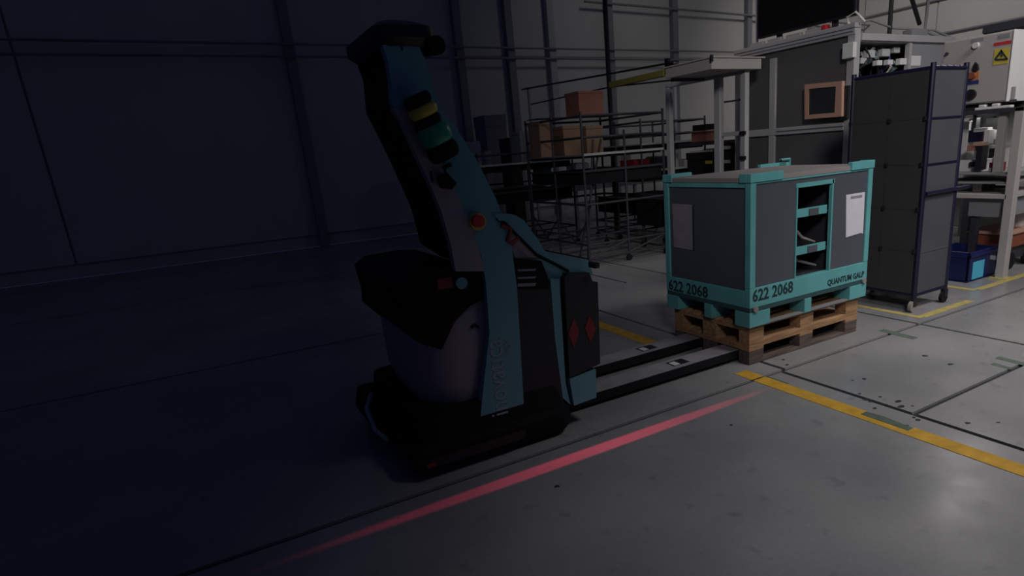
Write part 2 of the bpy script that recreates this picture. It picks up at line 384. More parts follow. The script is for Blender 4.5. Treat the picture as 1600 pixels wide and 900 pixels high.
# loose metal arms lying inside
for i, (z, pts, r_) in enumerate([(shz[0]+.0, [(.05, .09, .03), (.06, .2, .09), (.11, .3, .10)], .024), (shz[1], [(.02, .06, .04), (.10, .10, .13), (.13, .16, .20)], .017),
                              (shz[1], [(.16, .22, .20), (.22, .12, .06), (.31, .08, .02)], .014), (.575, [(.06, .12, .12), (.18, .10, .07), (.33, .08, .02)], .014)]):
    lab = ['pale rounded casting lying on the upper shelf of the container', 'upright brass coloured arm on the middle shelf of the container', 'slanting dull metal arm right of the brass one in the container', 'pale metal arm at the bottom of the container opening'][i]
    tag(obj('mirror_arm', T([(ox0+.02+x, Y0+.03+y, z+zz) for x, y, zz in pts], [r_, r_*.8, r_*.6], 8), [WHITE, CARD, LID, LID][i], None, True, loc=(ox0+.1, Y0+.1, z)), lab, 'metal part', 'metal arms inside the container')

# ------------------------------------------------------------------ automated truck
av = thing('automated_pallet_truck', 'teal driverless stacker truck with leaning mast cover and long black forks', 'vehicle', (1.3, 3.36, 0))
YN = 2.87
obj('base_skid', MB().loft([rrect(.68, 2.84, 1.60, 3.90, .10, .03), rrect(.66, 2.82, 1.62, 3.92, .11, .06), rrect(.66, 2.82, 1.62, 3.92, .11, .15), rrect(.72, 2.86, 1.61, 3.88, .1, .17), rrect(.74, 2.88, 1.6, 3.86, .1, .32)]), MATTE, av, True)
b_ = obj('bumper_strip', MB().loft([rrect(.645, 2.805, 1.35, 3.935, .12, .075), rrect(.645, 2.805, 1.35, 3.935, .12, .125)]), BLACK, av, True)
obj('reflector', B((.73, 2.80, .085), (.77, 2.806, .105)), DRED, b_)
st = obj('foot_step', MB().loft([rrect(.62, 3.25, .80, 3.82, .07, .10), rrect(.60, 3.23, .80, 3.84, .07, .14), rrect(.62, 3.25, .80, 3.82, .07, .25)]), MATTE, av, True)
obj('step_guard', T([(.66, 3.22, .09), (.60, 3.28, .16), (.60, 3.42, .24), (.66, 3.55, .27)], .014, 8), GREYT, st, True)
for y in (2.98, 3.66): obj('drive_wheel', T([(1.45, y, .075), (1.45, y+.08, .075)], .072, 20), MATTE, av, True)
hd = obj('hood', MB().loft([rrect(.84, 2.95, 1.62, 3.78, .22, .31), rrect(.80, 2.93, 1.62, 3.80, .24, .42), rrect(.79, 2.93, 1.62, 3.80, .24, .85), rrect(.83, 2.96, 1.6, 3.77, .22, .93)]), BEIGE, av, True)
obj('hood_latch', T([at(736, 512, 'y', 2.925), at(742, 507, 'y', 2.925), at(748, 512, 'y', 2.925)], .008, 6), BLACK, hd)
sd = poly('saddle_cover', MATTE, av, [(620, 447), (632, 490), (634, 518), (655, 536), (690, 547), (712, 500), (735, 478), (760, 465), (760, 425), (735, 416), (700, 418), (640, 430)], 'y', 2.91, .90, .02, True)
obj('control_dial', T([at(720, 442, 'y', 2.90), at(720, 442, 'y', 2.90)+Vector((0, -.015, 0))], .03, 14), TEALV, sd)
obj('warning_sticker', B(tuple(at(683, 437, 'y', 2.905)), tuple(at(708, 449, 'y', 2.905)+Vector((0, .004, 0)))), DRED, sd)
# mast
prof = [(598,70),(606,95),(611,130),(612,160),(628,190),(655,250),(676,295),(690,330),(735,350),(752,400),(759,440),(765,520),(756,600),(748,678),(820,657),(816,590),(812,520),(808,450),(800,390),(790,350),(775,310),(745,250),(712,198),(685,165),(672,120),(663,90),(655,73)]
poly('mast_side_plate', TEALV, av, prof, 'y', YN, .05)
core = [at(u, v, 'y', YN) for u, v in [(600,72),(610,100),(615,160),(630,190),(658,250),(692,330),(703,372),(708,395),(745,420),(800,420),(796,390),(773,310),(743,250),(710,198),(683,165),(670,120),(655,76)]]
obj('mast_core', MB().prism([Vector((p.x+.012, YN+.05, p.z)) for p in core], (0, .50, 0)), MATTE, av)
fr = poly('mast_fairing', BEIGE, av, [(613,168),(628,191),(655,251),(676,296),(690,331),(704,380),(712,424),(757,424),(751,400),(738,355),(715,305),(692,258),(662,205),(635,172)], 'y', YN-.004, .05)
# head
obj('scanner_head', MB().loft([rrect(.83, 2.86, 1.05, 3.42, .06, 2.04), rrect(.80, 2.83, 1.07, 3.46, .07, 2.07), rrect(.80, 2.83, 1.07, 3.46, .07, 2.12), rrect(.86, 2.95, 1.02, 3.36, .06, 2.16)]), BLACK, av, True)
obj('scanner_ring', T([(1.05, 2.95, 2.05), (1.06, 2.83, 2.04)], .04, 16), MATTE, av, True)
obj('plate_slot', B(tuple(at(626, 71, 'y', YN-.002)), tuple(at(630, 79, 'y', YN-.002)+Vector((0, .004, 0)))), MATTE, av)
# stack light leaning along the mast
a = at(648, 148, 'y', 2.79); d = (at(697, 246, 'y', 2.79)-a); ln = d.length; d.normalize()
sl = obj('signal_lamp_mount', T([a+d*(ln*.5)+Vector((0, .03, 0)), a+d*(ln*.5)+Vector((0, .08, 0))], .05, 12), MATTE, av)
for n_, t0, t1, r_, mm in (('lamp_cap', 0, .17, .062, MATTE), ('yellow_lens', .17, .34, .066, YELLOW), ('lamp_spacer', .34, .48, .06, MATTE), ('green_lens', .48, .78, .075, GREEN), ('lamp_foot', .76, 1.02, .072, MATTE)):
    obj(n_, T([a+d*ln*(t0+(t1-t0)*q) for q in (0, .12, .3, .5, .7, .88, 1)], [r_*k for k in (.80, .93, .99, 1.02, .99, .93, .80)], 20), mm, sl, True)
sl2 = poly('side_camera', MATTE, av, [(688,278),(700,271),(714,286),(707,296),(694,294)], 'y', 2.81, .06, .008)
obj('camera_arm', T([at(697, 275, 'y', 2.83), at(694, 262, 'y', 2.83), at(703, 257, 'y', 2.85)], .012, 8), MATTE, sl2, True)
obj('rail_cap', B(tuple(at(672, 268, 'y', YN-.01)), tuple(at(678, 285, 'y', YN-.01)+Vector((0, .012, 0)))), BLACK, av)
es = disc('emergency_stop_plate', YELLOW, av, at(745, 346, 'y', YN), (0, -1, 0), .042, .02)
disc('emergency_button', RED, es, at(745, 345, 'y', YN-.02), (0, -1, 0), .03, .03)
# front fairing, grey inset and black lid
poly('front_fairing', TEALV, av, [(772,330),(805,336),(820,345),(832,363),(841,374),(850,390),(862,402),(890,408),(919,406),(926,428),(900,452),(870,452),(862,620),(830,640),(812,520),(800,400)], 'y', 2.905, .86)
ip = poly('cable_bay', BEIGE, av, [(797,352),(836,396),(846,402),(805,404),(796,378)], 'y', 2.899, .01)
obj('hose', T([at(u, v, 'y', 2.87) for u, v in [(776,341),(790,350),(812,372),(838,398),(866,412),(888,424)]], .009, 8), MATTE, ip, True)
obj('red_cable', T([at(u, v, 'y', 2.865) for u, v in [(783,352),(798,358),(793,376),(800,380),(810,372)]], .012, 8), DRED, ip, True)
poly('fairing_cap', TEALV, av, [(770,333),(800,336),(798,345),(780,345)], 'y', 2.86, .05, .006)
poly('battery_lid', MATTE, av, [(803,403),(846,408),(856,432),(858,452),(808,452)], 'y', 2.875, .06)
bd = poly('battery_door', BLACK, av, [(808,447),(860,446),(866,520),(884,655),(878,668),(820,690)], 'y', 2.878, .06)
for v0, v1 in ((421, 424), (433, 436), (443, 448)):
    poly('trim_strip', PAPERG, av, [(809, v0), (838, v0-1), (836, v1-1), (809, v1)], 'y', 2.872, .004)
poly('front_column', TEALV, av, [(860,436),(874,436),(884,600),(892,633),(874,617)], 'y', 2.88, .3)
lg = poly('display_box', BLACK, av, [(882,436),(886,427),(921,426),(926,440),(934,441),(938,568),(890,591)], 'y', 2.86, .22, .006)
for px in ([(888,522),(897,496),(905,520),(897,543)], [(914,512),(921,493),(932,513),(922,535)]):
    poly('red_diamond', DRED, lg, px, 'y', 2.856, .006)
poly('front_bracket', TEALV, av, [(890,592),(931,577),(932,621),(897,634)], 'y', 2.862, .20, .004)
obj('hose_bundle', T([at(u, v, 'y', 2.95) for u, v in [(862,420),(880,414),(905,420),(912,430)]], .012, 8), MATTE, av, True)
# forks
for y0 in (3.062, 3.462):
    f_ = obj('fork', MB().prism([(1.61, y0, .03), (4.2, y0, .03), (4.3, y0, .04), (4.3, y0, .055), (4.1, y0, .088), (1.61, y0, .088)], (0, .17, 0)), MATTE, av)
    obj('fork_top_plate', B((1.61, y0+.004, .0885), (4.05, y0+.166, .0925)), FORK, f_)
    hx = 2.64 if y0 < 3.2 else 2.68
    obj('roller_slot', B((hx-.07, y0+.04, .0915), (hx+.07, y0+.13, .094)), BLACK, f_)
    obj('load_roller', B((hx-.06, y0+.045, .0935), (hx-.01, y0+.11, .0965)), WHITE, f_)
    obj('fork_wheel', T([(3.9, y0+.03, .032), (3.9, y0+.14, .032)], .032, 14), MATTE, f_)
obj('fork_carriage', B((1.62, 3.10, .095), (1.84, 3.66, .60), .01), MATTE, av)
# writing, bottom to top
p0 = at(794, 645, 'y', YN-.002); p1 = at(783, 528, 'y', YN-.002); up = (p1-p0)
text('lettering', 'inovatica', GREYT, av, p0, up, up.cross(Vector((0, 1, 0))), .15, up.length)
p0 = at(799, 553, 'y', YN-.002); p1 = at(797, 529, 'y', YN-.002); up = p1-p0
text('lettering', 'AGV', GREYT, av, p0, up, up.cross(Vector((0, 1, 0))), .05, up.length)
# red line projector on the display box
P0 = Vector((1.80, 2.835, .965))
rp = obj('line_projector', B((1.785, 2.79, .93), (1.815, 2.86, .96), .004), BLACK, av)
ld = bpy.data.lights.new('red_line_projector', 'SPOT'); ld.energy = 36; ld.color = (1, .06, .14); ld.spot_size = R(118); ld.spot_blend = .35; ld.shadow_soft_size = .003
lo = bpy.data.objects.new('red_line_projector', ld); col.objects.link(lo)
P0.y = 2.785
lz = (P0-Vector((1.70, 2.575, 0))).normalized(); lx = Vector((1, 0, 0)); lx = (lx-lz*lx.dot(lz)).normalized(); ly = lz.cross(lx)
mm = Matrix((lx, ly*.033, lz)).transposed().to_4x4(); mm.translation = P0; lo.matrix_world = mm

# ------------------------------------------------------------------ tall covered trolley
RX0, RX1, RY0, RY1 = 5.13, 5.60, 2.972, 3.66
tr = thing('covered_trolley', 'tall dark trolley wrapped in dark cover sheets beside the teal container', 'trolley', (5.36, 3.3, 0))
for x in (RX0, RX1):
    for y in (RY0, RY1):
        obj('post', T([(x, y, .11), (x, y, 2.005)], .021, 10), NAVY, tr, True)
        k = obj('caster', B((x-.025, y-.02, .05), (x+.025, y+.02, .12)), BLACK, tr)
        obj('wheel', T([(x-.012, y-.014, .05), (x-.012, y+.014, .05)], .05, 18), LID if (x, y) == (RX0, RY0) else MATTE, k, True)
obj('cover_sheet', B((RX0-.012, RY0+.02, .16), (RX0-.006, RY1, 1.96)), FABD, tr)
obj('cover_sheet', B((RX0, RY1+.006, .16), (RX1, RY1+.012, 1.96)), FABD, tr)
obj('cover_sheet', B((RX1+.006, RY0, .16), (RX1+.012, RY1, 1.96)), FABD, tr)
obj('end_sheet', B((RX0+.02, RY0-.006, .16), (RX1-.02, RY0, 1.95)), FABL, tr)
obj('top_tray', B((RX0, RY0, 1.93), (RX1, RY1, 1.95)), FABL, tr)
for z in (1.965, .145):
    for a, c in (((RX0, RY0, z), (RX0, RY1, z)), ((RX0, RY1, z), (RX1, RY1, z)), ((RX1, RY1, z), (RX1, RY0, z)), ((RX1, RY0, z), (RX0, RY0, z))):
        obj('rail', T([a, c], .017, 8), NAVY, tr, True)
for v in (183.5, 254, ):
    z = at(1475, v, 'y', RY0).z
    obj('seam_bar', B((RX0+.02, RY0-.012, z-.008), (RX1-.02, RY0-.005, z+.008)), NAVY, tr)
z = at(1475, 297, 'y', RY0).z; obj('push_bar', T([(RX0, RY0-.03, z), (RX1+.16, RY0-.03, z)], .016, 8), NAVY, tr, True)
z = at(1465, 388, 'y', RY0).z; obj('seam_bar', B((RX0+.02, RY0-.010, z-.004), (RX1-.02, RY0-.005, z+.004)), GREYP, tr)
ym = (RY0+RY1)/2-.02
for v in (190, 258, 325, 388):
    z = at(1385, v, 'x', RX0).z
    obj('seam_bar', B((RX0-.015, RY0+.02, z-.003), (RX0-.0115, RY1, z+.003)), FABD, tr)
    for y in (ym, RY1, RY0+.02): obj('joint_clamp', B((RX0-.03, y-.012, z-.018), (RX0-.01, y+.012, z+.018), .004), BLACK, tr)
obj('seam_bar', B((RX0-.015, ym-.005, .2), (RX0-.0115, ym+.005, 1.9)), FABD, tr)
mb = MB()
for k in range(9): mb.box((RX0+.05+k*.045, RY0-.012, 1.955), (RX0+.075+k*.045, RY0+.02, 1.975+.012*(k % 2)))
obj('edge_clips', mb, PILLARD, tr)

# ------------------------------------------------------------------ enclosed assembly station
SX = 6.2
es_ = thing('assembly_enclosure', 'large aluminium framed test enclosure with dark grey panels behind the teal container', 'machine', (7.0, 5.2, 0))
ya, yb = 4.42, 6.02
for y in (ya, yb-.56, yb):
    obj('frame_post', B((SX-.02, y, 0), (SX+.07, y+.09, 2.50 if y != yb-.56 else 2.42), .006), ALU, es_)
for x in (7.9,):
    for y in (ya, yb): obj('frame_post', B((x, y, 0), (x+.08, y+.08, 2.42), .006), ALU, es_)
obj('top_beam', B((SX-.03, ya, 2.49), (SX+.07, yb+.1, 2.55), .006), ALU, es_)
obj('top_beam', B((SX-.035, ya, 2.555), (SX+.07, yb+.1, 2.60), .006), ALU, es_)
obj('mid_beam', B((SX-.025, ya+.09, 1.55), (SX+.065, yb, 1.63), .006), ALU, es_)
obj('groove_shade_strip', B((SX-.029, ya+.09, 1.583), (SX-.02, yb-.6, 1.597)), ALUD, es_)  # raised dark strip standing in for the shade of the slot
obj('groove_shade_strip', B((SX-.034, ya+.02, 2.515), (SX-.028, yb, 2.525)), ALUD, es_)
obj('front_panel', B((SX+.01, ya+.09, 1.63), (SX+.03, yb, 2.49)), GREYP, es_)
obj('lower_panel', B((SX+.01, ya+.09, .25), (SX+.03, yb, 1.55)), GREYP, es_)
obj('side_panel', B((SX+.07, ya+.02, .25), (7.9, ya+.04, 2.02)), GREYP, es_)
obj('back_panel', B((7.93, ya+.08, .25), (7.95, yb, 2.42)), GREYP, es_)
obj('far_panel', B((SX+.07, yb+.03, .25), (7.9, yb+.05, 2.42)), GREYP, es_)
obj('roof', B((SX+.07, ya, 2.42), (7.98, yb+.1, 2.46)), ALU, es_)
obj('side_beam', B((SX+.07, ya-.02, 2.43), (8.0, ya+.06, 2.50), .006), ALU, es_)
obj('window_sill', B((SX+.07, ya-.02, 2.0), (7.9, ya+.05, 2.06), .006), ALU, es_)
obj('window_pane', B((7.15, ya+.01, 2.06), (7.9, ya+.02, 2.42)), GLASS, es_)
for t in ((7.12, 7.17),): obj('window_bar', B((t[0], ya-.01, 2.06), (t[1], ya+.04, 2.42)), ALU, es_)
pbox('junction_box', WHITE, es_, 1316, 67, 1333, 91, 'x', SX-.08, .06, .006)
for i in range(12):
    x = 6.35+random.random()*.75; z = 2.40; y = ya+.10+random.random()*.35
    obj('hose', T([(x, y, z), (x+random.uniform(-.1, .1), y-.03, 2.28), (x+random.uniform(-.15, .15), y, 2.16), (x+random.uniform(-.1, .1), y, 2.04)], .012, 8), BLACK if i % 3 else BLUEP, es_, True)
for i, (u, v, s_) in enumerate([(1375, 98, 8), (1392, 97, 8), (1412, 96, 10), (1431, 95, 16), (1362, 84, 12), (1385, 82, 12), (1402, 78, 9), (1350, 95, 9)]):
    pbox('bay_box', WHITE if i < 4 else PILLAR, es_, u-s_/2, v-s_/2, u+s_/2, v+s_/2, 'y', ya+(.005 if i < 4 else .08), .06, .006)  # small boxes, the front ones white
obj('added_bay_plate', B((SX+.10, ya+.55, 2.02), (7.1, ya+.57, 2.42)), GREYT, es_)  # plate added so the inside of the bay is not black
for k in range(9):
    x = 6.36+k*.085; z = 2.09+random.random()*.22
    obj('gripper', T([(x, ya+.12+random.random()*.2, z), (x+.03, ya+.1, z+.08), (x+.06, ya+.16, z+.14)], .022, 8), [GREYT, ALU, DARKSTEEL, WHITE][k % 4], es_, True)
# roof clutter
rc = [('actuator', (6.5, 4.7, 2.46), (7.3, 4.80, 2.54)), ('actuator', (6.6, 5.0, 2.46), (7.6, 5.12, 2.53)), ('manifold', (7.3, 4.5, 2.50), (7.6, 4.62, 2.58))]
for n_, a, c in rc: obj(n_, B(a, c, .01), ALU if n_ == 'actuator' else PILLARD, es_)
obj('air_hose', T([(6.25, 4.6, 2.61), (6.6, 4.55, 2.66), (7.1, 4.6, 2.60), (7.7, 4.5, 2.58), (8.0, 4.45, 2.5)], .012, 8), PILLARD, es_, True)
e = at(1330, 33, 'x', SX)
obj('cable_loop', T([(SX, e.y+.02, 2.60), (SX, e.y+.05, 2.67), (SX, e.y-.05, 2.70), (SX, e.y-.1, 2.65), (SX+.05, e.y-.12, 2.6)], .012, 8), WHITE, es_, True)
e = at(1290, 47, 'x', SX); obj('red_fitting', B((SX-.03, e.y-.02, 2.60), (SX+.05, e.y+.03, 2.65), .005), RED, es_)
for k in range(4):
    y = 5.86-k*.27; obj('roof_clip', B((SX-.02, y-.20, 2.60), (SX+.03, y, 2.635), .004), CAB, es_)
# operator panel on the arm
hp = thing('operator_panel', 'square touch panel with orange-beige frame mounted on the aluminium enclosure', 'screen', (SX-.06, 4.8, 1.9))
q = [(1257, 132), (1315.5, 126.5), (1314.5, 182), (1257, 186.5)]; qi = [(1263, 139), (1306, 135), (1304, 176), (1262.5, 179.5)]
P = [at(u, v, 'x', SX-.10) for u, v in q]; Q = [at(u, v, 'x', SX-.10) for u, v in qi]
for i in range(4):
    j = (i+1) % 4; obj('frame_bar', MB().prism([P[i], P[j], Q[j], Q[i]], (.05, 0, 0)), PINKF, hp)
obj('screen', MB().prism([Vector((SX-.085, p.y, p.z)) for p in Q], (.03, 0, 0)), SCREEN, hp)
obj('mount_arm', MB().box((SX-.06, ya+.02, 1.66), (SX-.02, ya+.14, 2.0), .01), BLACK, hp)
# wall TV above
tv = thing('overhead_monitor', 'large black flat monitor mounted high above the aluminium enclosure', 'screen', (SX, 5.08, 2.65))
obj('monitor_body', B((SX-.01, 4.44, 2.67), (SX+.05, 5.76, 3.47), .012), BLACK, tv)
obj('screen', B((SX-.014, 4.47, 2.70), (SX-.009, 5.73, 3.45)), TV, tv)
for y in (4.70, 5.45): obj('bracket', B((SX+.045, y, 2.595), (SX+.08, y+.06, 3.2)), DARKSTEEL, tv)
obj('side_pole', T([(SX+.06, 5.82, 2.60), (SX+.06, 5.86, 4.2)], .016, 8), ALU, tv)
# hanging straps and cable duct
for n_, lab, u0, v0, u1, v1 in (('support_strut', 'upright black strut rising from the enclosure roof', 1390, 47, 1394, -14), ('support_strut', 'slanting black strut right of the upright one above the enclosure', 1437, 38, 1421, -14)):
    a, b = at(u0, v0, 'y', 4.6), at(u1, v1, 'y', 4.6); a.z = 2.462 if u0 == 1390 else a.z
    d_ = (b-a); o = obj(n_, T([a, a+d_*3.0], .024, 8), BLACK, None, True, loc=tuple(a)); tag(o, lab, 'strut', 'black struts over the enclosure')
a = at(1447, 40, 'y', 4.75)
tag(obj('cable_duct', T([(a.x, 4.75, 6), (a.x, 4.75, 2.9), (a.x-.02, 4.75, 2.62), (a.x+.15, 4.6, 2.52), (a.x+.32, 4.5, 2.46)], .02, 8), PILLARD, None, True, loc=tuple(a)), 'grey cable duct dropping from above to the enclosure roof', 'cable')

# ------------------------------------------------------------------ open aluminium frame left of the enclosure
of = thing('aluminium_frame', 'open aluminium profile frame with pale light hood left of the dark enclosure', 'frame', (5.9, 6.3, 0))
FX = 5.8
for y, x in ((5.57, FX), (5.97, FX-.02), (6.95, FX)):
    obj('frame_post', B((x, y, 0), (x+.07, y+.10 if y == 5.97 else y+.075, 2.29), .006), ALU, of)
obj('cross_beam', B((FX, 5.57, 2.27), (FX+.06, 7.03, 2.33), .006), ALU, of)
obj('cross_beam', B((FX+.08, 5.57, 1.98), (FX+.11, 6.0, 2.0)), DARKSTEEL, of)
obj('cross_beam', B((FX+.005, 5.645, 1.58), (FX+.06, 6.0, 1.63), .006), ALU, of)
obj('light_hood', B((5.22, 5.51, 2.305), (6.0, 6.31, 2.42), .006), CAB, of)
obj('hood_lip', B((5.205, 5.495, 2.421), (6.05, 6.33, 2.437), .004), CAB, of)
obj('hood_corner', B((5.19, 5.48, 2.38), (5.219, 5.509, 2.45), .004), BLACK, of)
obj('hood_hanger', B((5.30, 6.25, 2.27), (FX, 6.30, 2.304)), DARKSTEEL, of)
for v in (208, 247): pbox('clamp', BLACK, of, 1155, v-3, 1164, v+3, 'x', FX-.03, .02)
# things standing in it
def bin_box(name, label, cat, material, u0, v0, u1, v1, ax, c, depth, group=None, lid=None, bev=.012):
    um, vm = (u0+u1)/2, (v0+v1)/2; a, b = at(u0, vm, ax, c), at(u1, vm, ax, c); z1, z0 = at(um, v0, ax, c).z, at(um, v1, ax, c).z
    p0 = (a.x, c, z0) if ax == 'y' else (c, b.y, z0); p1 = (b.x, c+depth, z1) if ax == 'y' else (c+depth, a.y, z1)
    r = thing(name, label, cat, ((p0[0]+p1[0])/2, (p0[1]+p1[1])/2, z0), group)
    h_ = z1-z0
    obj('body', B(p0, (p1[0], p1[1], z1-h_*.12), min(bev, h_*.1)), material, r)
    obj('rim' if lid is None else 'lid', B((p0[0]-.01, p0[1]-.01, z1-h_*.12), (p1[0]+.01, p1[1]+.01, z1), min(.005, h_*.03)), lid or material, r)
    return r
def nd(r, name, material, u0, v0, u1, v1, ax, c, depth=.01): return pbox(name, material, r, u0, v0, u1, v1, ax, c, depth)
zt = 1.0
b1 = bin_box('storage_bin', 'black bin with yellow latch inside the open aluminium frame', 'bin', BLACK, 1074, 238, 1113, 330, 'x', 6.6, .5)
nd(b1, 'latch', YELLOW, 1102, 251, 1112, 256, 'x', 6.585); nd(b1, 'edge_strip', CAB, 1078, 235, 1112, 238, 'x', 6.585)
b2 = bin_box('storage_bin', 'black bin with pale label right of the yellow latched one', 'bin', BLACK, 1126, 222, 1155, 330, 'x', 6.75, .5)
nd(b2, 'label_plate', CAB, 1131, 228, 1142, 233, 'x', 6.735); nd(b2, 'label_plate', CAB, 1131, 250, 1141, 255, 'x', 6.735)
for o in (b1, b2):
    obj('stand', B((6.6, o.location.y-.2, 0), (7.05, o.location.y+.2, o.location.z)), DARKSTEEL, o)
b3 = bin_box('parts_carton', 'reddish parts carton above the black bins in the frame', 'box', CARDR, 1080, 205, 1104, 222, 'x', 6.72, .3)
nd(b3, 'dark_lid', BLACK, 1082, 195, 1102, 204, 'x', 6.71, .28)
obj('bracket_shelf', B((6.65, b3.location.y-.4, b3.location.z-.05), (7.1, b3.location.y+.4, b3.location.z)), DARKSTEEL, b3)

# ------------------------------------------------------------------ electric cabinet and workbench
WX = 6.8
wk = thing('workbench', 'grey workbench with tall end posts and shelves under the light grey electric cabinet', 'workbench', (7.2, 3.4, 0))
obj('end_post', B((WX-.02, 3.04, 0), (WX+.07, 3.12, 1.64), .006), CAB, wk)
obj('end_post', B((WX-.02, 3.84, 0), (WX+.05, 3.92, 1.64), .006), ALU, wk)
obj('rear_post', B((7.6, 3.04, 0), (7.68, 3.12, 1.64), .006), ALU, wk)
obj('rear_post', B((7.6, 3.84, 0), (7.68, 3.92, 1.64), .006), ALU, wk)
for z, n_ in ((.79, 'table_top'), (1.02, 'shelf'), (.93, 'shelf')):
    obj(n_, B((WX-.02 if n_ == 'table_top' else WX+.02, 3.10, z), (7.6, 3.84, z+(.045 if n_ == 'table_top' else .02)), .004), CAB if n_ == 'table_top' else PILLARD, wk)
obj('drawer_box', B((WX+.06, 3.14, .60), (7.5, 3.48, .79), .004), PILLARD, wk)
obj('top_shelf', B((WX-.02, 3.04, 1.60), (7.68, 3.92, 1.64), .004), DARKSTEEL, wk)
for x in (6.88, 7.2):
    obj('spacer', B((x, 3.25, 1.64), (x+.06, 3.84, 1.698)), DARKSTEEL, wk)
tl = obj('added_bench_lamp', B((7.15, 3.3, 1.575), (7.25, 3.8, 1.60)), CAB, wk)  # unseen lamp added to brighten the bench
lt_ = bpy.data.lights.new('added_bench_lamp', 'AREA'); lt_.shape = 'RECTANGLE'; lt_.size = .08; lt_.size_y = .48; lt_.energy = 1.5; lt_.color = (1, .97, .93)
lo_ = bpy.data.objects.new('added_bench_light', lt_); col.objects.link(lo_); lo_.location = (7.2, 3.55, 1.572)
obj('side_upright', B((WX+.05, 3.22, 1.04), (WX+.12, 3.29, 1.60), .004), CAB, wk)
obj('bench_leg', B((WX+.1, 3.40, 0), (WX+.16, 3.47, .79), .004), DARKSTEEL, wk)
obj('added_back_board', B((7.70, 3.05, .25), (7.72, 4.0, 1.58)), WHITE, wk)  # white board added to brighten the space behind the bench
obj('foot_plate', B((WX-.06, 3.0, 0), (WX+.10, 3.16, .012)), YELP, wk)
obj('lower_rail', B((WX+.02, 3.12, .18), (WX+.06, 3.6, .22)), ALU, wk)
ec = thing('electric_cabinet', 'light grey electric cabinet with yellow warning sign above the workbench', 'cabinet', (7.0, 3.5, 1.69))
CX = 6.8
cy0, cy1 = 3.215, 3.86
obj('cabinet_body', B((CX+.02, cy0, 1.70), (7.25, cy1, 2.33), .008), CAB, ec)
dr = obj('door', B((CX, cy0+.01, 1.71), (CX+.022, cy1-.01, 2.32), .008), CAB, ec)
def onx(u, v, d=0): return at(u, v, 'x', CX-d)
def plate(name, mm, u0, v0, u1, v1, t=.003, par=dr): return pbox(name, mm, par, u0, v0, u1, v1, 'x', CX-t, t)
plate('name_plate', PILLARD, 1518, 60, 1537, 65); plate('name_plate', PILLARD, 1560, 53, 1578, 59)
plate('red_strip', RED, 1553, 65, 1580, 70)
for u, v, mm, r_ in ((1526, 71, WHITE, .028), (1481, 84, DARKSTEEL, .014), (1518, 148, BLACK, .05)): disc('push_button', mm, dr, onx(u, v), (-1, 0, 0), r_, .03)
poly('selector_knob', BLACK, dr, [(1519, 108), (1523, 97), (1527, 101), (1528, 109), (1523, 112)], 'x', CX-.03, .03)
plate('switch_plate', ORANGE, 1510, 113, 1529, 125); plate('switch_plate', BLUEP, 1510, 126, 1529, 132)
disc('switch_handle', BROWN, dr, onx(1521, 118, .003), (-1, 0, 0), .03, .04); disc('switch_handle', DRED, dr, onx(1513, 118, .003), (-1, 0, 0), .022, .04)
wsn = plate('warning_sign', YELLOW, 1553, 76, 1576, 100)
def tri(pts, mm, t): return poly('warning_mark', mm, wsn, pts, 'x', CX-t, .002)
for q_ in ([(1564.5, 77), (1566.5, 81), (1556, 93), (1553.5, 92)], [(1564.5, 77), (1575, 92), (1572.5, 92.5), (1563, 81)], [(1553.5, 92), (1575, 91), (1574, 94), (1555, 95)]): tri(q_, INK, .006)
tri([(1565, 82), (1562, 88), (1564.5, 88), (1562.5, 92), (1567.5, 86.5), (1565, 86.5), (1567, 82)], INK, .0065)
obj('bright_side', B((CX-.004, cy0-.006, 1.70), (7.25, cy0, 2.33)), WHITE, ec)  # brighter side face put into the colour, white over the grey body
e = at(1584, 146, 'y', cy0-.006); obj('side_lock', B((CX+.06, cy0-.03, e.z-.06), (CX+.10, cy0-.005, e.z+.06), .004), PILLARD, ec)
obj('side_lock_knob', B((CX+.05, cy0-.04, e.z-.08), (CX+.12, cy0-.005, e.z-.055), .004), DARKSTEEL, ec)
# white clip strip below the cabinet
cs = thing('clip_strip', 'white strip with two knobs lying along the shelf under the electric cabinet', 'strip', (WX, 3.3, 1.65))
obj('strip', B((WX-.02, 3.16, 1.642), (WX+.05, 3.48, 1.665), .004), WHITE, cs)
for y in (3.30, 3.42): obj('knob', B((WX-.015, y-.03, 1.665), (WX+.04, y+.03, 1.69), .008), WHITE, cs)
tag(obj('cable_tray', MB().prism([(7.3, 3.0, 2.40), (9.0, 3.6, 2.40), (9.0, 4.3, 2.40), (7.3, 3.75, 2.40)], (0, 0, .07)), DARKSTEEL), 'dark flat cable tray running behind the top of the electric cabinet', 'tray')
tr_ = bpy.data.objects['cable_tray']
obj('tray_post', B((8.6, 3.8, 0), (8.66, 3.86, 2.40)), ALU, tr_)
